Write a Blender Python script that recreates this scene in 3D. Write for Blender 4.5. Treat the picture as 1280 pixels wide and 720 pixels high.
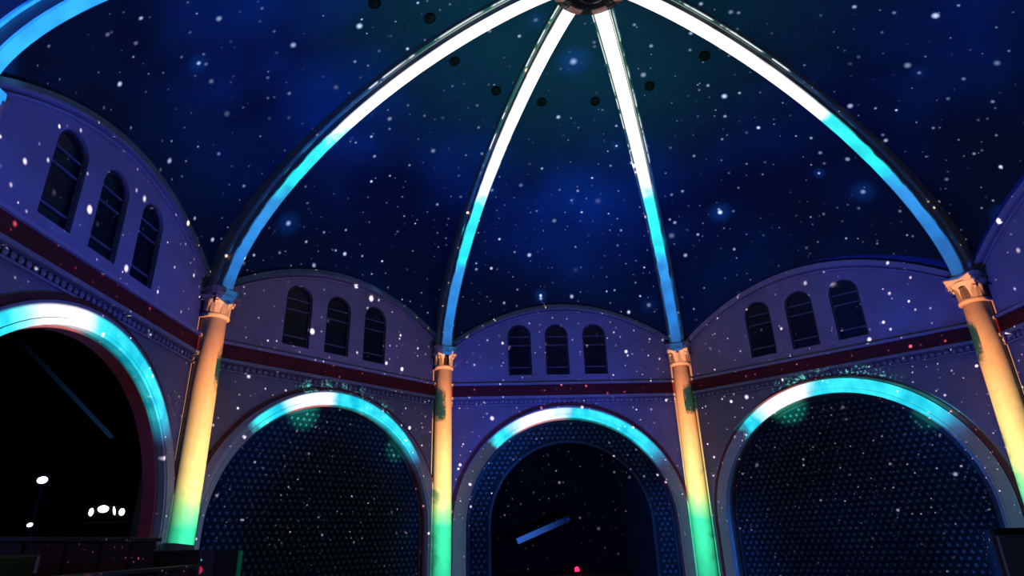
import bpy, bmesh, math, random
from mathutils import Matrix, Vector
random.seed(7)
for o in list(bpy.data.objects): bpy.data.objects.remove(o, do_unlink=True)
scene = bpy.context.scene
C = scene.collection
rad = math.radians

# ------------------------------------------------------------------ camera
CAM = Vector((-1.884, -8.309, 1.6)); YAW, PITCH, ROLL, FPX = rad(1.894), rad(22.079), rad(-1.766), 775.6
fw = Vector((math.sin(YAW)*math.cos(PITCH), math.cos(YAW)*math.cos(PITCH), math.sin(PITCH)))
rt = Vector((math.cos(YAW), -math.sin(YAW), 0)); up = rt.cross(fw)
rt2 = rt*math.cos(ROLL)+up*math.sin(ROLL); up2 = -rt*math.sin(ROLL)+up*math.cos(ROLL)
cd = bpy.data.cameras.new('camera'); cam = bpy.data.objects.new('camera', cd); C.objects.link(cam)
cd.sensor_width = 36; cd.lens = 36*FPX/1280; cd.clip_end = 200; cd.clip_start = 0.05
M3 = Matrix((rt2, up2, -fw)).transposed(); cam.matrix_world = Matrix.Translation(CAM) @ M3.to_4x4()
scene.camera = cam
def ray(x, y): return (fw + rt2*((x-640)/FPX) - up2*((y-360)/FPX)).normalized()
def at_dist(x, y, d):
    v = ray(x, y); return CAM + v*(d/math.hypot(v.x, v.y))

# ------------------------------------------------------------------ world, exposure
w = bpy.data.worlds.new('night'); scene.world = w; w.use_nodes = True
w.node_tree.nodes['Background'].inputs[0].default_value = (0.0, 0.001, 0.004, 1)
w.node_tree.nodes['Background'].inputs[1].default_value = 0.3
vs = scene.view_settings
vs.view_transform = 'Standard'; vs.look = 'None'; vs.exposure = 0.0; vs.gamma = 1.0; vs.use_curve_mapping = False
scene.cycles.max_bounces = 3; scene.cycles.diffuse_bounces = 1; scene.cycles.glossy_bounces = 1

# ------------------------------------------------------------------ room measurements (metres)
VERT = {-3: (-4.0, -7.75), -2: (-7.40, -3.03), -1: (-7.252, 3.079), 0: (-3.189, 7.253),
        1: (2.974, 7.403), 2: (7.69, 3.024), 3: (7.4, -3.06), 4: (3.06, -7.39)}
WR = 1.025                                  # wall corners lie just behind the columns
HC, HA, R0, EXP = 6.23, 10.98, 0.57, 1.62   # capital top, dome crown, hub radius, curve exponent
ZL = 0.95                                   # height of the projector lens
ARC_Z, ARC_IN, ARC_OUT = 1.87, 2.55, 2.86   # arch springing height, inner and outer radius
def lun(u): return 7.5-0.118*(u-0.05)**2    # lunette outline

# ------------------------------------------------------------------ the projector's light (a pattern thrown from the middle of the room)
class E:
    """expression on shader math nodes"""
    nt = None
    def __init__(s, sock): s.s = sock
    @staticmethod
    def op(op, *a, clamp=False):
        n = E.nt.nodes.new('ShaderNodeMath'); n.operation = op; n.use_clamp = clamp
        for i, v in enumerate(a):
            if isinstance(v, E): E.nt.links.new(v.s, n.inputs[i])
            else: n.inputs[i].default_value = v
        return E(n.outputs[0])
    def __add__(s, o): return E.op('ADD', s, o)
    __radd__ = __add__
    def __sub__(s, o): return E.op('SUBTRACT', s, o)
    def __rsub__(s, o): return E.op('SUBTRACT', o, s)
    def __mul__(s, o): return E.op('MULTIPLY', s, o)
    __rmul__ = __mul__
    def __truediv__(s, o): return E.op('DIVIDE', s, o)
    def __gt__(s, o): return E.op('GREATER_THAN', s, o)
    def __lt__(s, o): return E.op('LESS_THAN', s, o)
def sm(x, a, b, lo=0., hi=1., kind='SMOOTHSTEP'):
    n = E.nt.nodes.new('ShaderNodeMapRange'); n.interpolation_type = kind; n.clamp = True
    E.nt.links.new(x.s, n.inputs[0])
    for i, v in enumerate((a, b, lo, hi)): n.inputs[1+i].default_value = v
    return E(n.outputs[0])
def pw(x, pts):
    r = None
    for (x0, y0), (x1, y1) in zip(pts, pts[1:]):
        t = sm(x, x0, x1, 0., y1-y0, 'LINEAR'); r = t if r is None else r+t
    return r+pts[0][1]
def ramp(x, stops):
    n = E.nt.nodes.new('ShaderNodeValToRGB'); cr = n.color_ramp
    while len(cr.elements) < len(stops): cr.elements.new(0.5)
    for e, (p, c) in zip(cr.elements, stops): e.position = p; e.color = (*c, 1)
    E.nt.links.new(x.s, n.inputs[0]); return n.outputs[0]
def scale(col, k):
    n = E.nt.nodes.new('ShaderNodeVectorMath'); n.operation = 'SCALE'
    if isinstance(col, tuple): n.inputs[0].default_value = col
    else: E.nt.links.new(col, n.inputs[0])
    if isinstance(k, E): E.nt.links.new(k.s, n.inputs[3])
    else: n.inputs[3].default_value = k
    return n.outputs[0]
def vadd(a, b):
    n = E.nt.nodes.new('ShaderNodeVectorMath'); n.operation = 'ADD'
    E.nt.links.new(a, n.inputs[0]); E.nt.links.new(b, n.inputs[1]); return n.outputs[0]
def mixc(f, a, b): return vadd(scale(a, 1-f), scale(b, f))
def noise(vec, s, det=3., seed=0.):
    n = E.nt.nodes.new('ShaderNodeTexNoise'); n.noise_dimensions = '4D'; E.nt.links.new(vec, n.inputs['Vector'])
    n.inputs['Scale'].default_value = s; n.inputs['Detail'].default_value = det; n.inputs['W'].default_value = seed
    return E(n.outputs[0])
def stars(vec, s, r, thr, power, seed):
    n = E.nt.nodes.new('ShaderNodeTexVoronoi'); n.voronoi_dimensions = '2D'
    mp = E.nt.nodes.new('ShaderNodeMapping'); mp.inputs['Location'].default_value = (seed, seed*.7, -seed*.3); mp.inputs['Rotation'].default_value = (0, 0, seed)
    E.nt.links.new(vec, mp.inputs[0]); E.nt.links.new(mp.outputs[0], n.inputs['Vector']); n.inputs['Scale'].default_value = s
    sp = E.nt.nodes.new('ShaderNodeSeparateColor'); E.nt.links.new(n.outputs['Color'], sp.inputs[0])
    q, size = E(sp.outputs[0]), E(sp.outputs[1])
    d = E(n.outputs['Distance'])/(size*r+r*.45)
    core = E.op('POWER', E.op('SUBTRACT', 1., d, clamp=True), 1.3)
    return core*sm(q, thr, 1., 0., 1., 'LINEAR')*power

def projector_light():
    L = bpy.data.lights.new('projector_light', 'POINT'); L.energy = 18500; L.shadow_soft_size = 0.0; L.use_nodes = True
    o = bpy.data.objects.new('projector_light', L); o.location = (0, 0, ZL); C.objects.link(o)
    nt = L.node_tree; E.nt = nt
    em = nt.nodes['Emission']
    tc = nt.nodes.new('ShaderNodeTexCoord'); d = tc.outputs['Normal']
    sx = nt.nodes.new('ShaderNodeSeparateXYZ'); nt.links.new(d, sx.inputs[0])
    dx, dy, dz = (E(sx.outputs[i]) for i in range(3))
    az = E.op('ARCTAN2', dx, dy)*57.29578
    h = E.op('SQRT', dx*dx+dy*dy+1e-6)
    T = dz/h
    el = E.op('ARCTAN2', dz, h)*57.29578
    AZ = sorted(math.degrees(math.atan2(*v)) for v in VERT.values())
    b = pw(az, [(a, float(i)) for i, a in enumerate(AZ)])
    bay = E.op('FLOOR', b); fb = b-bay
    phi = (fb-0.5)*rad(45)
    u = E.op('TANGENT', phi)*7.58
    dist = E.op('DIVIDE', 7.58, E.op('COSINE', phi))
    z = T*dist+ZL
    eang = (0.5-E.op('ABSOLUTE', fb-0.5))*rad(45)          # angle to the nearest column
    even = sm(E.op('MODULO', bay, 2.), .4, .6, 1., 0.)
    front = (az > -157.)*(az < 157.)
    zl = 7.5-(u-.05)*(u-.05)*0.118
    dome = sm(z-zl, -.02, .05)
    nz1 = noise(d, 2.2, 4., 1.); nz2 = noise(d, 7., 4., 5.); nz3 = noise(d, 26., 3., 9.); nz4 = noise(d, 1.6, 2., 14.)
    nzf = noise(d, 150., 2., 40.)
    # night sky on the dome
    neb = sm(nz1+(nz2-.5)*.35, .36, .72)
    teal = sm(el, 55., 80.)
    low = sm(el, 36., 60., .12, 1.)
    sky = mixc(neb, (.000, .001, .034), (.002, .050, .25))
    sky = mixc(teal, sky, (.012, .095, .062))
    sky = scale(sky, low)
    right = sm(az, 20., 75., 1., .55)
    sky = scale(sky, right)
    left = sm(az, -112.6, -112.0, 1., 0.)
    sky = vadd(sky, scale((.0, .12, .85), left))
    # violet wash on the walls
    ind = pw(az, [(-114., .9), (-80., .8), (-64., .05), (-26., .25), (-22., 1.), (12., .85), (24., .1), (45., .35), (60., 1.), (110., .6)])
    wl = mixc(E.op('ADD', ind, (nz4-.5)*.9, clamp=True), (.026, .015, .055), (.011, .016, .20))
    mid = sm(E.op('ABSOLUTE', az+1.), 22., 26., 1., 0.)
    left = sm(az, -112.6, -112.0, 1., 0.)
    upper = sm(z, 5.0, 5.6, .34, .78)
    wl = scale(wl, (upper+mid*.35*sm(z, 5., 5.3, 1., 0.))*sm(nz2, .3, .7, .75, 1.2))
    wl = vadd(wl, scale((.0, .06, .5), left))
    # arches
    au = u-.03; av = z-ARC_Z
    rho = E.op('SQRT', au*au+E.op('MAXIMUM', av, 0.)*E.op('MAXIMUM', av, 0.))
    th = E.op('ARCTAN2', au, E.op('MAXIMUM', av, .001))*57.29578
    inside = sm(rho, ARC_IN-.05, ARC_IN, 1., 0.)
    scr = mixc(sm(nz4, .4, .62), (.001, .003, .014), (.003, .028, .16))
    scr = scale(scr, sm(rho, 1.2, 2.5, .2, 1.5)*sm(z, .9, 4., .6, 1.3)*pw(az, [(-67., 1.), (-66., .25), (-40., .25), (-28., .8), (-23., 1.)]))
    pch = (au+.75)*(au+.75)+(z-4.22)*(z-4.22)
    pch2 = (au-1.75)*(au-1.75)+(z-3.6)*(z-3.6)
    scr = vadd(scr, scale((.03, .62, .42), even*(sm(pch, 0., .22, 1., 0.)+sm(pch2, 0., .12, .35, 0.))))
    wl = mixc(inside, wl, scr)
    wl = vadd(wl, scale((.05, .018, .018), sm(rho, 2.30, 2.46)*inside*sm(az, -68., -67., 1., 0.)))
    band = sm(rho, ARC_IN-.03, ARC_IN, 0., 1.)*sm(rho, ARC_OUT, ARC_OUT+.05, 1., 0.)
    bth = th+(nz3-.5)*18.
    lit = sm(bth, -46., -38.)*sm(bth, 48., 62., 1., 0.)
    wht = sm(th+(nz2-.5)*30., -34., -20.)*sm(th+(nz2-.5)*30., -6., 4., 1., 0.)
    bc = mixc(wht, mixc(sm(nz3, .3, .7), (.0, .38, .50), (.03, .66, .72)), (.85, .80, .86))
    bc = mixc(sm(th, 44., 60.), bc, (.03, .10, .30))
    bc = mixc(lit, (.014, .016, .04), bc)
    wl = mixc(band, wl, bc)
    # sparkle above the crown of the arch
    spk = sm(nz3+(noise(d, 160., 1., 3.)-.5)*1.2, .55, .8)*sm(rho, 2.9, 2.95)*sm(rho, 3.0, 3.2, 1., 0.)*sm(E.op('ABSOLUTE', th-4.), 14., 30., 1., 0.)*even
    wl = vadd(wl, scale((.10, .55, .42), spk))
    col = mixc(dome, wl, sky)
    # stars over everything, laid out on a stereographic map of the throw
    cb = nt.nodes.new('ShaderNodeCombineXYZ'); nt.links.new((dx/(dz+1.)).s, cb.inputs[0]); nt.links.new((dy/(dz+1.)).s, cb.inputs[1]); pm = cb.outputs[0]
    clu = sm(noise(d, 4.5, 2., 30.), .38, .62, .35, 1.15)
    st = stars(pm, 18., .050, .15, 1.6, 3.)+stars(pm, 32., .058, .30, .8, 11.)+stars(pm, 9., .034, .4, 2.2, 17.)+stars(pm, 58., .08, .60, .38, 29.)
    st = st*clu*sm(el, 3., 9., .2, 1.)
    glow = stars(pm, 9., .16, .35, .5, 17.)
    stc = mixc(dome, scale((.95, .80, 1.0), sm(inside, .4, .6, 2.0, 2.6)), scale((2.4, 1.7, 1.0), 1.9))
    col = vadd(col, scale(stc, st))
    col = vadd(col, scale((.02, .22, .55), glow*dome))
    # columns: green, yellow, orange going up
    e_m = eang*7.7
    cz = z+(nz2-.5)*1.0
    cc = ramp(cz*0.125, [(0., (.02, .42, .26)), (.25, (.03, .66, .33)), (.30, (.35, .85, .30)), (.345, (1.0, .78, .26)), (.44, (1.0, .66, .22)), (.55, (1.0, .40, .12)), (.70, (1.0, .32, .11)), (.80, (1.0, .42, .24))])
    cm = sm(e_m, .235, .255, 1., 0.)*sm(z, 6.32, 6.36, 1., 0.)
    blob = sm((e_m-.20)*(e_m-.20)*11.+(z-4.95)*(z-4.95)*4.2+(nz3-.5)*1.4+(nzf-.5)*1.2, .3, 1.1, 1., 0.)*even
    vine = sm(nz3, .46, .62)*sm(e_m, .05, .20)*sm(z, 3.0, 3.4, 1., 0.)*even
    cc = mixc(blob, cc, (.01, .05, .02)); cc = mixc(vine*.8, cc, (.01, .25, .10))
    col = mixc(cm, col, scale(cc, .78))
    # ribs: blue, cyan, white going up
    rr = pw(el, [(33., 7.7), (40., 7.3), (48., 6.5), (58., 5.2), (69., 3.6), (79., 1.9), (86.7, .57)])
    er = eang*rr
    rw = sm(el, 55., 75., .125, .135)+left*.09+sm(az, -113., -111., 0., .03)*sm(az, -95., -92., 1., 0.)
    rm = sm(er-rw+(nz3-.5)*.16*sm(el, 66., 50., 0., 1.), -.01, .02, 1., 0.)*sm(z-HC, .08, .16)*sm(el, 86.6, 87., 1., 0.)
    ec = el+(nz2-.5)*8.+(nz3-.5)*5.
    rc = ramp((ec-33.)/57., [(0., (.01, .07, .24)), (.10, (.01, .14, .48)), (.235, (.02, .22, .58)), (.27, (.01, .62, .72)), (.42, (.03, .78, .80)), (.455, (.85, .92, 1.1)), (.60, (1.25, 1.15, 1.2)), (1., (1.9, 1.8, 1.75))])
    rc = mixc(sm(az, -95., -92., 1., 0.), rc, (.02, .36, 1.35))
    col = mixc(rm, col, scale(rc, sm(nz3, .3, .65, .72, 1.05)))
    ln = sm(er, .175, .185)*sm(er, .20, .21, 1., 0.)*sm(el, 60., 64.)*sm(nz3, .46, .54)
    col = vadd(col, scale((.7, .72, .75), ln))
    col = scale(col, front*sm(el, 86.8, 87.4, 1., 0.))
    nt.links.new(col, em.inputs['Color']); em.inputs['Strength'].default_value = 1.0
    return o
projector_light()

# ------------------------------------------------------------------ materials
MATS = {}
def mat(name, c, rough=.75, var=.12, scale_=6., metal=0., bump=0.0, emit=None, estr=0., spec=.3):
    if name in MATS: return MATS[name]
    m = bpy.data.materials.new(name); m.use_nodes = True; nt = m.node_tree; b = nt.nodes['Principled BSDF']
    tc = nt.nodes.new('ShaderNodeTexCoord'); n = nt.nodes.new('ShaderNodeTexNoise'); n.inputs['Scale'].default_value = scale_; n.inputs['Detail'].default_value = 5
    nt.links.new(tc.outputs['Object'], n.inputs['Vector'])
    r = nt.nodes.new('ShaderNodeValToRGB')
    r.color_ramp.elements[0].position = .3; r.color_ramp.elements[1].position = .7
    r.color_ramp.elements[0].color = (*[x*(1-var) for x in c], 1); r.color_ramp.elements[1].color = (*[min(1, x*(1+var*.6)) for x in c], 1)
    nt.links.new(n.outputs[0], r.inputs[0]); nt.links.new(r.outputs[0], b.inputs['Base Color'])
    b.inputs['Roughness'].default_value = rough; b.inputs['Metallic'].default_value = metal; b.inputs['Specular IOR Level'].default_value = spec
    if bump:
        bp = nt.nodes.new('ShaderNodeBump'); bp.inputs['Strength'].default_value = bump; bp.inputs['Distance'].default_value = .02
        nt.links.new(n.outputs[0], bp.inputs['Height']); nt.links.new(bp.outputs[0], b.inputs['Normal'])
    if emit: b.inputs['Emission Color'].default_value = (*emit, 1); b.inputs['Emission Strength'].default_value = estr
    MATS[name] = m; return m
PLASTER = mat('plaster', (.22, .208, .214), .85, .10, 3., bump=.15)
DOMEP = mat('dome_plaster', (.020, .046, .135), .85, .08, 2., bump=.1)
STONE = mat('column_stone', (.30, .275, .25), .6, .08, 8.)
RIBM = mat('rib_plaster', (.30, .295, .29), .6, .06, 5.)
RED = mat('red_paint', (.11, .006, .008), .55, .15, 4.)
MAROON = mat('maroon_paint', (.11, .022, .019), .6, .2, 5.)
TRIMW = mat('trim_white', (.25, .245, .255), .6, .08, 6.)
DARKF = mat('dark_frame', (.03, .03, .035), .5, .2)
GLASS = mat('dark_glass', (.006, .008, .012), .25, .2, spec=.25)
BARM = mat('bar_metal', (.11, .11, .12), .5, .1)
PANEL = mat('screen_panel', (.006, .007, .011), .8, .2)
STUD = mat('screen_stud', (.09, .10, .12), .6, .4, 1.2)
FLOOR = mat('floor_stone', (.12, .09, .08), .5, .3, 2.)
OUTER = mat('outer_wall', (.03, .03, .035), .9, .2, 2.)
HUBM = mat('hub_bronze', (.022, .009, .008), .5, .3, 6.)
BLACK = mat('black_plastic', (.008, .008, .009), .9, .2, spec=.05)
SEATM = mat('seat_red', (.06, .004, .004), .8, .25, 5.)
WOOD = mat('bench_wood', (.04, .012, .008), .6, .3, 6.)

# ------------------------------------------------------------------ helpers
def tag(o, label=None, cat=None, group=None, kind=None):
    if label: o['label'] = label
    if cat: o['category'] = cat
    if group: o['group'] = group
    if kind: o['kind'] = kind
    return o
def link(name, me, m, parent=None, mw=None, smooth=False):
    o = bpy.data.objects.new(name, me); C.objects.link(o)
    if m and not me.materials: me.materials.append(m)
    if smooth: me.polygons.foreach_set('use_smooth', [True]*len(me.polygons))
    if parent: o.parent = parent                    # children live in the parent's space
    elif mw is not None: o.matrix_world = mw
    return o
def empty(name, loc=(0, 0, 0), rz=0.):
    o = bpy.data.objects.new(name, None); C.objects.link(o); o.location = loc; o.rotation_euler = (0, 0, rz); return o
def pydata(name, v, f):
    me = bpy.data.meshes.new(name); me.from_pydata([tuple(x) for x in v], [], f); me.update(); return me
def from_bm(name, bm):
    me = bpy.data.meshes.new(name); bmesh.ops.recalc_face_normals(bm, faces=bm.faces); bm.to_mesh(me); bm.free(); return me
def box(bm, x0, x1, y0, y1, z0, z1, bev=0.):
    r = bmesh.ops.create_cube(bm, size=1.)
    bmesh.ops.transform(bm, verts=r['verts'], matrix=Matrix.Translation(((x0+x1)/2, (y0+y1)/2, (z0+z1)/2)) @ Matrix.Diagonal((x1-x0, y1-y0, z1-z0, 1)))
    if bev:
        es = list({e for v in r['verts'] for e in v.link_edges}); bmesh.ops.bevel(bm, geom=es, offset=bev, segments=2, affect='EDGES', profile=.5)
def boxm(name, *a, bev=0.):
    bm = bmesh.new(); box(bm, *a, bev=bev); return from_bm(name, bm)
def lathe(name, prof, n=24, bm=None):
    own = bm is None; bm = bm or bmesh.new(); rings = []
    for r, z in prof: rings.append([bm.verts.new((r*math.cos(2*math.pi*i/n), r*math.sin(2*math.pi*i/n), z)) for i in range(n)])
    for a, b_ in zip(rings, rings[1:]):
        for i in range(n): bm.faces.new((a[i], a[(i+1) % n], b_[(i+1) % n], b_[i]))
    bm.faces.new(rings[0][::-1]); bm.faces.new(rings[-1])
    return from_bm(name, bm) if own else None
def tube(bm, pts, r, n=8, caps=True):
    pts = [Vector(p) for p in pts]; rings = []
    for i, p in enumerate(pts):
        t = (pts[min(i+1, len(pts)-1)]-pts[max(i-1, 0)]).normalized()
        a = t.orthogonal().normalized() if i == 0 else (rings_a - t*rings_a.dot(t)).normalized()
        rings_a = a; b_ = t.cross(a)
        rr = r[i] if isinstance(r, (list, tuple)) else r
        rings.append([bm.verts.new(p+a*rr*math.cos(2*math.pi*k/n)+b_*rr*math.sin(2*math.pi*k/n)) for k in range(n)])
    for A, B in zip(rings, rings[1:]):
        for k in range(n): bm.faces.new((A[k], A[(k+1) % n], B[(k+1) % n], B[k]))
    if caps: bm.faces.new(rings[0][::-1]); bm.faces.new(rings[-1])
def slab(name, loops, z0, z1):
    """flat outline with holes, extruded from local z0 to z1"""
    cu = bpy.data.curves.new('tmp', 'CURVE'); cu.dimensions = '2D'; cu.fill_mode = 'BOTH'; cu.extrude = (z1-z0)/2
    for lp in loops:
        s = cu.splines.new('POLY'); s.points.add(len(lp)-1); s.use_cyclic_u = True
        for p, (x, y) in zip(s.points, lp): p.co = (x, y, 0, 1)
    ob = bpy.data.objects.new('tmp', cu); C.objects.link(ob)
    dg = bpy.context.evaluated_depsgraph_get(); me = bpy.data.meshes.new_from_object(ob.evaluated_get(dg))
    bpy.data.objects.remove(ob); bpy.data.curves.remove(cu)
    me.transform(Matrix.Translation((0, 0, (z0+z1)/2))); me.name = name; return me
def arch_pts(r, zc, z0, n=40, cx=.03):
    p = [(cx-r, z0)]
    p += [(cx-r*math.cos(math.pi*i/n), zc+r*math.sin(math.pi*i/n)) for i in range(n+1)]
    return p+[(cx+r, z0)]
def arch_ring(name, ri, ro, zc, z0, d0, d1, n=40):
    return slab(name, [arch_pts(ro, zc, z0, n)+arch_pts(ri, zc, z0, n)[::-1]], d0, d1)

# ------------------------------------------------------------------ floor, outer ambulatory
def ngon_prism(name, r, z0, z1, n=8, rot=22.5):
    v = [(r*math.cos(rad(rot+45*i)), r*math.sin(rad(rot+45*i)), zz) for zz in (z0, z1) for i in range(n)]
    f = [tuple(range(n))[::-1], tuple(range(n, 2*n))]+[(i, (i+1) % n, n+(i+1) % n, n+i) for i in range(n)]
    return pydata(name, v, f)
tag(link('floor', ngon_prism('floor', 14.2, -.2, 0.), FLOOR), 'dark stone floor of the rotunda', kind='structure')
for i in range(8):
    a0, a1 = rad(22.5+45*i), rad(67.5+45*i); R1, R2 = 13.8, 14.1
    v = [(R*math.cos(a), R*math.sin(a), zz) for zz in (0., 5.6) for R in (R1, R2) for a in (a0, a1)]
    f = [(0, 1, 3, 2), (4, 6, 7, 5), (0, 4, 5, 1), (2, 3, 7, 6), (0, 2, 6, 4), (1, 5, 7, 3)]
    nm = ['back_right_corner', 'back', 'back_left_corner', 'far_left', 'near_left', 'near_back', 'near_right', 'far_right'][i]
    tag(link('wall_outer_'+nm, pydata('wall_outer', v, f), OUTER), 'dark outer wall of the passage behind the arches', group='outer walls behind the arches', kind='structure')
    v = [(R*math.cos(a), R*math.sin(a), zz) for zz in (5.6, 5.75) for R in (8.9, 14.1) for a in (a0, a1)]
    if i == 0: ceil_me = []
    ceil_me.append((v, f))
vv, ff = [], []
for v, f in ceil_me:
    k = len(vv); vv += v; ff += [tuple(x+k for x in q) for q in f]
tag(link('ceiling_passage', pydata('ceiling_passage', vv, ff), OUTER), 'dark flat ceiling over the passage behind the arches', kind='structure')

# ------------------------------------------------------------------ walls with lunettes, arches, bands
BAYS = {-2: ('left', 'open'), -1: ('front_left', 'screen'), 0: ('front', 'ring'), 1: ('front_right', 'screen'), 2: ('right', 'screen'), 3: ('rear_right', 'screen'), 4: ('rear', 'none'), -3: ('rear_left', 'open')}
NEXT = {-3: -2, -2: -1, -1: 0, 0: 1, 1: 2, 2: 3, 3: 4, 4: -3}
def frame(k):
    A, B = (Vector((*VERT[i], 0))*WR for i in (k, NEXT[k])); m = (A+B)/2; t = (B-A).normalized(); n = t.cross(Vector((0, 0, 1)))
    M = Matrix(((t.x, 0, n.x, m.x), (t.y, 0, n.y, m.y), (0, 1, 0, 0), (0, 0, 0, 1)))
    return M, (B-A).length/2
WIN_U = (-1.10, -.11, .90)
def win_pts(cx, w_=.31, z0=5.56, z1=6.95, n=12):
    zc = z1-w_; return [(cx-w_, z0)]+[(cx-w_*math.cos(math.pi*i/n), zc+w_*math.sin(math.pi*i/n)) for i in range(n+1)]+[(cx+w_, z0)]
bead_bm_cache = {}
wn = 0
WALL_LABEL = {-2: 'violet-lit wall bay around the open arch with white lamps beyond', -1: 'wall bay over the screened arch beside the open arch', 0: 'wall bay over the arch with the red indicator light beyond',
              1: 'wall bay over the screened arch beside the black loudspeaker', 2: 'wall bay past the loudspeaker with only its lunette edge showing', 3: 'rear wall bay on the loudspeaker side', 4: 'rear wall bay above the entrance opening', -3: 'rear wall bay on the bench side'}
BAY_AT = {-2: 'above the open arch', -1: 'above the screened arch next to the open arch', 0: 'above the arch with the red indicator', 1: 'above the screened arch behind the loudspeaker',
          2: 'in the bay past the loudspeaker', 3: 'in the rear bay past the loudspeaker', -3: 'in the rear bay past the benches'}
def WIN_AT(k, j):
    if j == 1: return 'middle of its trio'
    if k == -2: return 'farthest from the yellow-green column' if j == 0 else 'nearest the yellow-green column'
    if k in (-1, 0, 1): return 'on the open arch side' if j == 0 else 'on the loudspeaker side'
    return 'at the front end' if j == (2 if k == -3 else 0) else 'at the rear end'
for k, (side, kind) in BAYS.items():
    M, hs = frame(k); n = 24
    top = [(hs-2*hs*i/n, lun(hs-2*hs*i/n)) for i in range(n+1)]
    z0w = 0.
    if kind == 'none': outline = [(-hs, 4.85), (hs, 4.85)]+top
    else: outline = [(-hs, 0.)]+arch_pts(ARC_IN, ARC_Z, 0.)+[(hs, 0.)]+top
    wall = link('wall_'+side, slab('wall', [outline]+[win_pts(c) for c in WIN_U], -.20, 0.), PLASTER, mw=M)
    tag(wall, WALL_LABEL[k], kind='structure')
    bm = bmesh.new(); box(bm, -hs+.04, hs-.04, 5.0, 5.28, -.02, .07, .015); tag(link('red_band', from_bm('red_band', bm), RED, wall), 'deep red painted band')
    bm = bmesh.new(); box(bm, -hs+.06, hs-.06, 5.28, 5.34, -.02, .12, .01); box(bm, -hs+.06, hs-.06, 4.93, 5.0, -.02, .11, .01)
    link('cornice', from_bm('cornice', bm), TRIMW, wall)
    # bead moulding under the band: small loops
    bm = bmesh.new(); nb = int(2*(hs-.1)/.125)
    for i in range(nb):
        x = -hs+.1+.125*(i+.5)
        r = bmesh.ops.create_icosphere(bm, subdivisions=1, radius=.055)
        bmesh.ops.transform(bm, verts=r['verts'], matrix=Matrix.Translation((x, 4.865, .02)) @ Matrix.Diagonal((1., 1.15, .9, 1)))
    tag(link('bead_moulding', from_bm('bead_moulding', bm), TRIMW, wall), kind='stuff')
    bm = bmesh.new(); box(bm, -hs+.06, hs-.06, 4.77, 4.80, -.02, .05); link('fillet', from_bm('fillet', bm), TRIMW, wall)
    if kind != 'none':
        av = link('archivolt', arch_ring('archivolt', ARC_IN, ARC_OUT, ARC_Z, 0., -.02, .10), TRIMW, wall)
        link('groove', arch_ring('groove', ARC_IN+.055, ARC_IN+.085, ARC_Z, 0., .09, .115), TRIMW, av)
        tag(link('outer_fillet', arch_ring('outer_fillet', ARC_OUT, min(ARC_OUT+.09, hs-.06), ARC_Z, 0., -.02, .06), MAROON, wall), 'maroon fillet around the arch')
        tag(link('soffit', arch_ring('soffit', ARC_IN-.04, ARC_IN, ARC_Z, 0., -.24, -.03), MAROON, wall), 'maroon inner reveal')
    # moulding that follows the lunette
    o1 = [(x, lun(x)-.02) for x in [(-hs+2*hs*i/n) for i in range(n+1)]]; o2 = [(x, y-.13) for x, y in o1][::-1]; o3 = [(x, y-.17) for x, y in o1]; o4 = [(x, y-.21) for x, y in o1][::-1]
    lm = link('lunette_moulding', slab('lunette_moulding', [o1+o2], -.02, .10), TRIMW, wall); link('lunette_fillet', slab('lunette_fillet', [o3+o4], -.02, .04), TRIMW, wall)
    # windows
    if kind == 'none': continue
    for j, c in enumerate(WIN_U):
        wn += 1
        wo = win_pts(c, .31); wi = win_pts(c, .27, 5.60, 6.91)
        fr = link('window_%d' % wn, slab('window_frame', [wo, wi], -.14, -.06), DARKF, mw=M)
        tag(fr, 'dark arched window %s, %s' % (BAY_AT[k], WIN_AT(k, j)), kind='structure')
        link('pane', slab('pane', [win_pts(c, .28, 5.59, 6.92)], -.12, -.10), GLASS, fr)
        for zb in (5.78, 6.38, 6.62):
            hw = .27 if zb < 6.6 else math.sqrt(max(.01, .31**2-max(0, zb-6.64)**2))-.03
            link('glazing_bar', boxm('glazing_bar', c-hw, c+hw, zb-.012, zb+.012, -.10, -.07), BARM, fr)

# corner pilasters behind the columns
PIL = boxm('pilaster_shaft', -.46, .46, -.12, .16, 0., 5.95); PILC = boxm('pilaster_cap', -.54, .54, -.2, .16, 5.95, 6.28, bev=.03)
col_label = {-2: 'column at the near end of the tiered benches', -1: 'yellow-green lit column between the open arch and a screened arch', 0: 'orange lit column between the red-indicator arch and the screened arch beside the open one',
             1: 'orange lit column between the red-indicator arch and the screened arch behind the loudspeaker', 2: 'thick orange column above the black loudspeaker', 3: 'rear column past the loudspeaker', 4: 'rear column at the entrance beside the loudspeaker side', -3: 'rear column at the entrance beside the benches'}
col_label = {k: v for k, v in col_label.items()}

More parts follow.
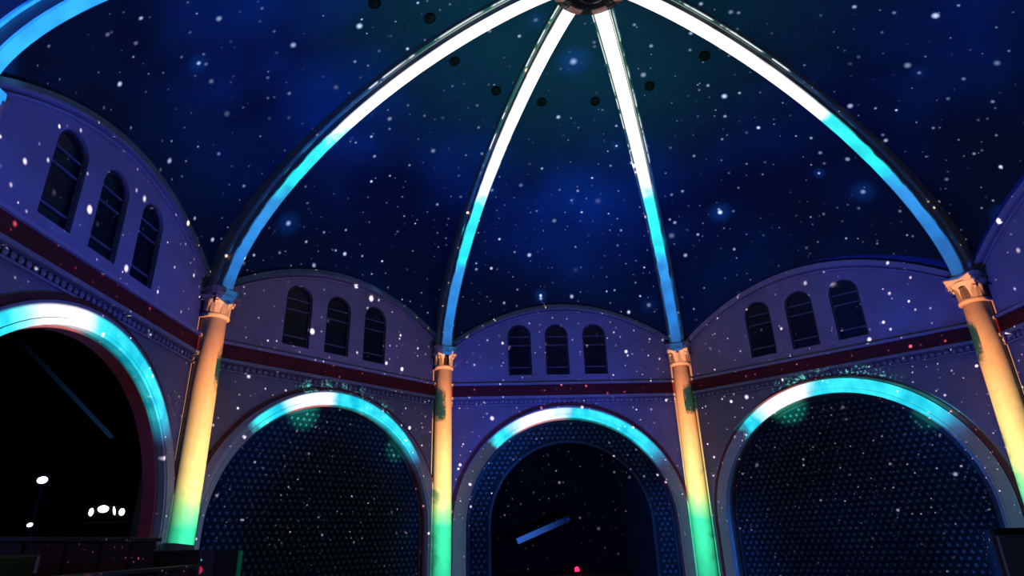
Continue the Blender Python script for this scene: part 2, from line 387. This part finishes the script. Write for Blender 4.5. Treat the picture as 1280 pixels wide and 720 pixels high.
# ------------------------------------------------------------------ columns
def capital_parts():
    bell = lathe('bell', [(.24, 5.66), (.29, 5.68), (.29, 5.73), (.25, 5.75), (.255, 5.85), (.28, 5.98), (.33, 6.07), (.36, 6.10)], 28)
    bm = bmesh.new()                                            # concave-sided abacus
    ang = [2*math.pi*i/32 for i in range(32)]
    def rr(a): return .40+.075*math.cos(4*(a-math.pi/4))
    for z0, z1, s in ((6.09, 6.15, .93), (6.15, 6.23, 1.)):
        lo = [bm.verts.new((rr(a)*s*math.cos(a), rr(a)*s*math.sin(a), z0)) for a in ang]; hi = [bm.verts.new((rr(a)*s*math.cos(a), rr(a)*s*math.sin(a), z1)) for a in ang]
        for i in range(32): bm.faces.new((lo[i], lo[(i+1) % 32], hi[(i+1) % 32], hi[i]))
        bm.faces.new(lo[::-1]); bm.faces.new(hi)
    abacus = from_bm('abacus', bm)
    bm = bmesh.new()                                            # one curled leaf, pointing along +x
    cols_ = []
    for i in range(7):
        t = i/6; x = .26+.03*t+.10*max(0, t-.55)**1.2*2.2; z = 5.75+.27*math.sin(min(1, t*1.12)*math.pi/2)-.09*max(0, t-.75)*3; wd = .085*(1-.55*t**2)
        cols_.append([bm.verts.new((x-.012, -wd, z)), bm.verts.new((x+.018, 0, z)), bm.verts.new((x-.012, wd, z))])
    for a, b_ in zip(cols_, cols_[1:]):
        for q in (0, 1): bm.faces.new((a[q], a[q+1], b_[q+1], b_[q]))
    r = bmesh.ops.solidify(bm, geom=bm.faces[:], thickness=.012)
    leaf = from_bm('leaf', bm)
    bm = bmesh.new()                                            # corner scroll
    pts = [(.30, 0, 5.93)]+[(.40+.055*(1-i/20)*math.cos(math.pi-i*.48)+0.0, 0, 6.04+.055*(1-i/20)*math.sin(math.pi-i*.48)) for i in range(18)]
    tube(bm, pts, .020, 6); volute = from_bm('volute', bm)
    return bell, abacus, leaf, volute
BELL, ABACUS, LEAF, VOLUTE = capital_parts()
SHAFT = lathe('shaft', [(.262, .62), (.262, 1.6), (.258, 3.0), (.248, 4.4), (.235, 5.66)], 32)
BASE = lathe('base', [(.36, .30), (.38, .34), (.38, .42), (.34, .45), (.30, .49), (.30, .52), (.33, .55), (.33, .59), (.285, .62)], 32)
PLINTH = boxm('plinth', -.42, .42, -.42, .42, 0., .30, bev=.02)
COLUMN_SIZE = {-2: 1., -1: .96, 0: .88, 1: .90, 2: .97, 3: 1., 4: 1., -3: 1.}
for k, (x, y) in VERT.items():
    a = math.atan2(-y, -x)
    c = empty('column', (x, y, 0), a); s = COLUMN_SIZE[k]; c.scale = (s, s, 1)
    tag(c, col_label[k], 'column', 'columns around the rotunda')
    link('shaft', SHAFT, STONE, c, smooth=True); link('base', BASE, STONE, c); link('plinth', PLINTH, STONE, c)
    cp = link('capital', BELL, STONE, c, smooth=True); link('abacus', ABACUS, STONE, cp)
    for i in range(8):
        l = link('leaf', LEAF, STONE, cp); l.rotation_euler = (0, 0, i*math.pi/4)
    for i in range(4):
        l = link('volute', VOLUTE, STONE, cp); l.rotation_euler = (0, 0, math.pi/4+i*math.pi/2)
    # pilaster set in the corner behind the column
    d = Vector((x, y, 0)).normalized(); p = Vector((x, y, 0))+d*.42
    if k not in (4, -3) or True:
        pl = link('trim_%d' % (list(VERT).index(k)+1), PIL, PLASTER, mw=Matrix.Translation(p) @ Matrix.Rotation(math.atan2(y, x)-math.pi/2, 4, 'Z'))
        tag(pl, 'plain corner pilaster behind the '+{-2: 'column at the near end of the benches', -1: 'yellow-green column by the open arch', 0: 'column on the open arch side of the red indicator', 1: 'column on the loudspeaker side of the red indicator', 2: 'thick orange column above the loudspeaker', 3: 'rear column past the loudspeaker', 4: 'entrance column on the loudspeaker side', -3: 'entrance column on the bench side'}[k], kind='structure'); link('pilaster_cap', PILC, TRIMW, pl)

# ------------------------------------------------------------------ dome: eight webs, ribs, hub
dome = empty('ceiling'); tag(dome, 'blue starlit umbrella dome with eight ribs', kind='structure')
hub_top = HA+.26
for k in BAYS:
    M, hs = frame(k); nu, nt_ = 20, 26; V0, F0 = [], []
    for i in range(nu+1):
        u = -hs+2*hs*i/nu; bp = M @ Vector((u, 0, 0)); zl = lun(u)
        dd = Vector((bp.x, bp.y, 0)).normalized(); hb = dd*.45
        for j in range(nt_+1):
            t = math.pi/2*j/nt_; c = max(0., math.cos(t))**(2/EXP); s = math.sin(t)**(2/EXP)
            V0.append((hb.x+(bp.x-hb.x)*c, hb.y+(bp.y-hb.y)*c, zl+(hub_top-zl)*s))
    for i in range(nu):
        for j in range(nt_):
            a = i*(nt_+1)+j; F0.append((a, a+1, a+nt_+2, a+nt_+1))
    me = pydata('web', V0, F0); web = link('web', me, DOMEP, dome, smooth=True)
    sd = web.modifiers.new('thick', 'SOLIDIFY'); sd.thickness = .12; sd.offset = 1.0
    # outward = away from the axis
    me.update(); pz = me.polygons[len(me.polygons)//2]
    if pz.normal.dot(Vector((pz.center.x, pz.center.y, 4.))) < 0: sd.offset = -1.0
def rib_curve(k, f=.97, lift=0., n=44, zs=HC):
    x, y = VERT[k]; R = math.hypot(x, y); d = Vector((x, y, 0))/R; P = []
    for j in range(n+1):
        t = math.pi/2*j/n; c = max(0., math.cos(t))**(2/EXP); s = math.sin(t)**(2/EXP)
        r = R0+(R*f-R0)*c; P.append(d*r+Vector((0, 0, zs+(HA+lift-zs)*s)))
    return P, d
def sweep(name, P, d, prof):
    """profile points (across, depth outward) swept along a curve in the vertical plane through d"""
    t = Vector((0, 0, 1)).cross(d); V0, F0 = [], []; m = len(prof)
    for i, p in enumerate(P):
        tg = (P[min(i+1, len(P)-1)]-P[max(i-1, 0)]).normalized(); out = tg.cross(t)
        if out.dot(d)+out.z*.5 < 0: out = -out
        for a, b_ in prof: V0.append(p+t*a+out*b_)
    for i in range(len(P)-1):
        for q in range(m): F0.append((i*m+q, i*m+(q+1) % m, (i+1)*m+(q+1) % m, (i+1)*m+q))
    F0.append(tuple(range(m))[::-1]); F0.append(tuple(range((len(P)-1)*m, len(P)*m)))
    bm = bmesh.new(); me = pydata(name, V0, F0); bm.from_mesh(me); bpy.data.meshes.remove(me); return from_bm(name, bm)
for k in VERT:
    P, d = rib_curve(k)
    rib = link('rib', sweep('rib', P, d, [(-.14, .02), (-.12, 0), (.12, 0), (.14, .02), (.14, .5), (-.14, .5)]), RIBM, dome)
    link('moulding', sweep('moulding', P, d, [(-.21, .17), (-.195, .15), (.195, .15), (.21, .17), (.21, .5), (-.21, .5)]), RIBM, rib)
hub = link('hub', lathe('hub', [(.05, 10.62), (.22, 10.66), (.30, 10.72), (.34, 10.80), (.62, 10.84), (.74, 10.90), (.76, 11.02), (.60, 11.10), (.60, 11.34)], 32), HUBM, dome, smooth=False)
tag(hub, 'dark bronze boss where the ribs meet')

# small dark recessed lights round the crown
def web_point(px, py):
    """where the sight line meets the dome between ribs, by marching"""
    v = ray(px, py); best = None
    for i in range(400, 2200):
        p = CAM+v*(i*.01)
        az = math.atan2(p.x, p.y)
        for k in BAYS:
            a0 = math.atan2(*VERT[k]); a1 = math.atan2(*VERT[NEXT[k]])
            if a0 <= az <= a1:
                M, hs = frame(k); q = M.inverted() @ Vector((0, 0, 0)); dn = Vector((math.sin(az), math.cos(az), 0))
                n = M.to_3x3() @ Vector((0, 0, -1)); dist = (M.translation.dot(n))/dn.dot(n); u = (M.inverted() @ (dn*dist)).x; zl = lun(u)
                r = math.hypot(p.x, p.y); c = min(1., max(0., (r-.45)/(dist-.45))); t = math.acos(c**(EXP/2)); zz = zl+(hub_top-zl)*math.sin(t)**(2/EXP)
                if p.z >= zz: return p, dn, k
    return None
DL = lathe('downlight_cup', [(.02, .03), (.085, .03), (.10, 0.), (.115, -.012), (.115, -.03), (.09, -.03), (.085, .0)], 16)
for px, py in [(537, 22), (568, 76), (620, 113), (677, 127), (744, 126), (812, 107), (881, 69), (468, 3)]:
    r = web_point(px, py)
    if not r: continue
    p, dn, kb = r
    o = empty('recessed_downlight', p+dn*.0)
    nrm = Vector((-dn.x*.35, -dn.y*.35, -1)).normalized()
    o.rotation_mode = 'QUATERNION'; o.rotation_quaternion = nrm.to_track_quat('-Z', 'Y')
    link('rim', DL, BLACK, o, smooth=True); link('lens', lathe('lens', [(.02, -.034), (.08, -.03), (.08, -.02)], 16), GLASS, o)
    tag(o, 'small black recessed downlight near the crown, '+{-2: 'in the dome web above the open arch', -1: 'over the screened arch beside the open arch', 0: 'in the web above the red-indicator arch', 1: 'in the web above the arch behind the loudspeaker'}.get(kb, 'in a side web'), 'downlight', 'ring of downlights near the crown')

# ------------------------------------------------------------------ screens in the arches
def studs_mesh(test, pitch=.135, r=.040):
    bm = bmesh.new(); row = 0; y = .1
    while y < 4.5:
        x = -2.7+(pitch/2 if row % 2 else 0)
        while x < 2.75:
            if test(x, y):
                lo = [bm.verts.new((x+r*math.cos(rad(60*i)), y+r*math.sin(rad(60*i)), -.215)) for i in range(6)]
                hi = [bm.verts.new((x+r*.7*math.cos(rad(60*i)), y+r*.7*math.sin(rad(60*i)), -.185)) for i in range(6)]
                for i in range(6): bm.faces.new((lo[i], lo[(i+1) % 6], hi[(i+1) % 6], hi[i]))
                bm.faces.new(hi)
            x += pitch
        y += pitch*.866; row += 1
    return from_bm('studs', bm)
def in_arch(x, y, r): x -= .03; return abs(x) < r if y < ARC_Z else math.hypot(x, y-ARC_Z) < r
RI = 2.02
ST_FULL = studs_mesh(lambda x, y: in_arch(x, y, ARC_IN-.11)); ST_RING = studs_mesh(lambda x, y: in_arch(x, y, ARC_IN-.11) and not in_arch(x, y, RI+.05))
for k, (side, kind) in BAYS.items():
    if kind not in ('screen', 'ring') : continue
    M, hs = frame(k)
    s = bpy.data.objects.new('perforated_screen', None); C.objects.link(s); s.matrix_world = M @ Matrix.Translation((0, 0, .075))
    if kind == 'screen': pm = slab('panel', [arch_pts(ARC_IN-.05, ARC_Z, 0.)], -.26, -.21)
    else: pm = arch_ring('panel', RI, ARC_IN-.05, ARC_Z, 0., -.26, -.21)
    link('panel', pm, PANEL, s); tag(link('studs', ST_FULL if kind == 'screen' else ST_RING, STUD, s), 'pale honeycomb of small studs', kind='stuff')
    link('frame', arch_ring('frame', ARC_IN-.09, ARC_IN-.04, ARC_Z, 0., -.27, -.19), DARKF, s)
    if kind == 'ring': link('inner_frame', arch_ring('inner_frame', RI-.06, RI, ARC_Z, 0., -.28, -.19), DARKF, s)
    tag(s, {-1: 'dark honeycomb screen filling the arch next to the open arch', 0: 'honeycomb surround lining the arch with the red indicator beyond', 1: 'dark honeycomb screen filling the wide arch beside the black loudspeaker',
            2: 'dark honeycomb screen past the loudspeaker', 3: 'dark honeycomb screen in the rear wall'}[k], 'screen', 'honeycomb arch screens')

# ------------------------------------------------------------------ tiered benches before the open arch
def bench(x, z_floor, y0, y1, label):
    b = empty('tiered_bench', (x, (y0+y1)/2, 0)); L = (y1-y0)/2
    link('riser', boxm('riser', -.45, .45, -L, L, 0., z_floor) if z_floor > .05 else boxm('riser', -.45, .45, -L, L, 0., .06), WOOD, b)
    link('seat', boxm('seat', -.30, .28, -L+.05, L-.05, z_floor+.36, z_floor+.46, bev=.03), SEATM, b)
    nb = 5
    for i in range(nb):
        a = -L+.05+(2*L-.1)*i/nb; e_ = a+(2*L-.1)/nb-.04
        link('back_panel', boxm('back_panel', -.40, -.31, a, e_, z_floor+.42, z_floor+.92, bev=.03), SEATM, b)
    for yy in (-L, L-.06): link('end_panel', boxm('end_panel', -.42, .30, yy, yy+.06, z_floor+.0, z_floor+.80, bev=.02), WOOD, b)
    link('back_rail', boxm('back_rail', -.43, -.29, -L, L, z_floor+.92, z_floor+.97, bev=.012), WOOD, b)
    tag(b, label, 'bench', 'tiered red benches')
bench(-4.55, .10, -4.2, -.3, 'dark red upholstered bench on the lowest tier by the open arch')
bench(-5.45, .45, -4.2, .5, 'dark red upholstered bench on the middle tier by the open arch')
bench(-6.35, .80, -2.1, 1.3, 'dark red upholstered bench on the highest tier by the open arch')

# ------------------------------------------------------------------ lamps and kit beyond the arches
WHITEL = mat('white_lamp_glow', (.9, .9, .9), .5, .02, emit=(1., .98, .95), estr=5.)
REDL = mat('red_lamp_glow', (.8, .02, .03), .4, .02, emit=(1., .004, .02), estr=14.)
REDD = mat('dim_red_lamp_glow', (.5, .02, .04), .4, .02, emit=(.8, .01, .04), estr=.5)
TEALL = mat('teal_lamp_glow', (.1, .5, .4), .4, .02, emit=(.05, .45, .30), estr=.7)
# lamp bar in the room behind the open arch
p0 = at_dist(135, 640, 13.6)
bar = empty('lamp_bar', (p0.x, p0.y, 0)); v = ray(135, 640); bar.rotation_euler = (0, 0, math.atan2(v.y, v.x)-math.pi/2)
bm = bmesh.new(); tube(bm, [(-.62, 0, p0.z-.19), (.62, 0, p0.z-.19)], .03, 8); link('cross_bar', from_bm('cross_bar', bm), BLACK, bar)
for sx_ in (-.5, .5):
    bm = bmesh.new(); tube(bm, [(sx_, 0, .0), (sx_, 0, p0.z-.19)], .025, 8); box(bm, sx_-.2, sx_+.2, -.2, .2, 0., .03); link('stand', from_bm('stand', bm), BLACK, bar)
def lamp_head(par, x, z, w_, h_, tilt=0., name='lamp'):
    hsg = link(name, boxm(name, -w_/2-.03, w_/2+.03, .02, .12, -h_/2-.03, h_/2+.03, bev=.015), BLACK, par); hsg.location = (x, 0, z); hsg.rotation_euler = (0, tilt, 0)
    bm = bmesh.new(); bmesh.ops.create_uvsphere(bm, u_segments=14, v_segments=8, radius=.5); bmesh.ops.scale(bm, vec=(w_, .06, h_), verts=bm.verts); bmesh.ops.translate(bm, vec=(0, .01, 0), verts=bm.verts)
    link('bulb', from_bm('bulb', bm), WHITEL, hsg, smooth=True)
lamp_head(bar, -.25, p0.z+.0, .07, .13); lamp_head(bar, -.08, p0.z+.05, .17, .12); lamp_head(bar, .09, p0.z+.02, .035, .15, -.25); lamp_head(bar, .21, p0.z-.0, .09, .12)
tag(bar, 'bar of four bright white lamps in the dark room beyond the open arch', 'lamp bar')
p1 = at_dist(53, 600, 13.2); v = ray(53, 600); fl = empty('floodlight', (p1.x, p1.y, 0)); fl.rotation_euler = (0, 0, math.atan2(v.y, v.x)-math.pi/2)
bm = bmesh.new(); tube(bm, [(0, .09, 0), (0, .09, p1.z)], .03, 8)
for a in range(3): tube(bm, [(0, .09, .5), (.4*math.cos(a*2.1), .09+.4*math.sin(a*2.1), .02)], .018, 6)
link('stand', from_bm('stand', bm), BLACK, fl); lamp_head(fl, 0, p1.z, .15, .11, -.2, 'head'); lamp_head(fl, -.02, at_dist(52, 656, 13.2).z, .08, .06, -.4, 'lower_head')
tag(fl, 'white floodlight on a stand beyond the open arch', 'floodlight')
def fade_mat(name, c, strength, flip):
    m = mat(name, tuple(x*.3 for x in c), .5, .02, emit=c, estr=strength); nt = m.node_tree; b = nt.nodes['Principled BSDF']
    tc = nt.nodes.new('ShaderNodeTexCoord'); sp_ = nt.nodes.new('ShaderNodeSeparateXYZ'); nt.links.new(tc.outputs['Generated'], sp_.inputs[0])
    mr = nt.nodes.new('ShaderNodeMapRange'); mr.interpolation_type = 'SMOOTHSTEP'; nt.links.new(sp_.outputs[0], mr.inputs[0])
    mr.inputs[1].default_value, mr.inputs[2].default_value = (1., 0.) if flip else (0., 1.); mr.inputs[3].default_value = strength*.04; mr.inputs[4].default_value = strength
    nt.links.new(mr.outputs[0], b.inputs['Emission Strength']); return m
def glow_tube(name, a, b_, r, m, label):
    c = (a+b_)/2; root = empty(name, c); bm = bmesh.new(); tube(bm, [a-c, b_-c], r, 12); link('tube', from_bm('tube', bm), m, root)
    dv = (b_-a).normalized()
    for e_, s in ((a, -1), (b_, 1)):
        bm = bmesh.new(); tube(bm, [e_-c, e_-c+dv*s*.08], r*1.25, 12); link('end_cap', from_bm('end_cap', bm), BLACK, root)
    for e_ in (a, b_):
        bm = bmesh.new(); tube(bm, [e_-c, Vector((e_.x-c.x, e_.y-c.y, 5.6-c.z))], .006, 5); link('hanging_wire', from_bm('hanging_wire', bm), BLACK, root)
    tag(root, label, 'light tube')
glow_tube('light_tube', at_dist(646, 677, 18.6), at_dist(712, 648, 18.9), .08, fade_mat('fading_blue_tube', (.03, .14, .60), .7, True), 'short slanting blue light tube inside the arch with the red indicator')
glow_tube('light_tube', at_dist(20, 420, 14.2), at_dist(140, 547, 14.7), .04, fade_mat('fading_dim_tube', (.02, .10, .28), .13, False), 'faint long slanting blue light tube in the room beyond the open arch')
# control desk with the red indicator
p2 = at_dist(722, 712, 18.2); ds = empty('control_desk', (p2.x, p2.y, 0)); top = p2.z-.12
link('desk_top', boxm('desk_top', -1.5, 1.5, -.05, .85, top-.06, top, bev=.01), WOOD, ds); link('front_panel', boxm('front_panel', -1.4, 1.4, .05, .10, .0, top-.06), BLACK, ds)
for sx_ in (-1.4, 1.35): link('side_panel', boxm('side_panel', sx_, sx_+.05, .10, .8, 0., top-.06), BLACK, ds)
tag(ds, 'dark wooden control desk inside the arch behind the red indicator', 'desk')
il = empty('indicator_lamp', (p2.x, p2.y+.15, top)); link('housing', lathe('housing', [(.09, 0.), (.09, .05), (.06, .07)], 16), BLACK, il)
link('bulb', lathe('bulb', [(.055, .07), (.062, .12), (.045, .17), (.01, .185)], 16), REDL, il, smooth=True); tag(il, 'glowing red indicator lamp on the dark control desk', 'indicator')
# equipment case by the column
p3 = at_dist(243, 712, 11.3); ec = empty('equipment_case', (p3.x, p3.y, 0)); v = ray(243, 712); ec.rotation_euler = (0, 0, math.atan2(v.y, v.x)-math.pi/2)
zt = p3.z+.25
bm = bmesh.new(); box(bm, -.25, .65, .03, .5, 0.03, zt, .02); link('body', from_bm('body', bm), BLACK, ec); 
for px, py, m, r in ((237, 704, TEALL, .035), (248, 713, REDD, .06), (251, 700, TEALL, .018)):
    q = at_dist(px, py, 11.3); lx = (q-p3).dot(Vector((v.y, -v.x, 0)).normalized())
    o = link('indicator', lathe('indicator', [(r, 0.), (r*.9, r*.4), (r*.3, r*.6)], 12), m, ec, smooth=True); o.location = (lx, .03, q.z); o.rotation_euler = (math.pi/2, 0, 0)
tag(ec, 'black equipment case with teal and red indicators below the yellow-green column', 'case')
# loudspeaker at the right
p4 = at_dist(1290, 690, 9.0); sp = empty('loudspeaker', (p4.x, p4.y, 0)); v = ray(1290, 690); sp.rotation_euler = (0, 0, math.atan2(v.y, v.x)-math.pi/2+.25)
zt = at_dist(1265, 660, 9.0).z
link('cabinet', boxm('cabinet', -.33, .33, -.05, .45, zt-.95, zt, bev=.04), BLACK, sp); link('grille', boxm('grille', -.29, .29, -.075, -.045, zt-.88, zt-.06, bev=.02), DARKF, sp)
bm = bmesh.new(); tube(bm, [(0, .2, .1), (0, .2, zt-.95)], .03, 8); link('pole', from_bm('pole', bm), BLACK, sp)
for a in range(3):
    bm = bmesh.new(); tube(bm, [(0, .2, .45), (.5*math.cos(a*2.094+.5), .2+.5*math.sin(a*2.094+.5), .015)], .018, 6); link('leg', from_bm('leg', bm), BLACK, sp)
tag(sp, 'black loudspeaker on a tripod before a honeycomb screened arch', 'loudspeaker')
# the projector itself, in the middle of the room
pr = empty('projector', (0, 0, 0)); link('pedestal', boxm('pedestal', -.3, .3, -.3, .3, 0., .60, bev=.02), BLACK, pr); link('body', boxm('body', -.24, .24, -.24, .24, .60, .82, bev=.03), BLACK, pr)
link('lens', lathe('lens', [(.12, .82), (.10, .88), (.07, .90)], 20), GLASS, pr); tag(pr, 'black projector on a pedestal in the middle of the floor', 'projector')
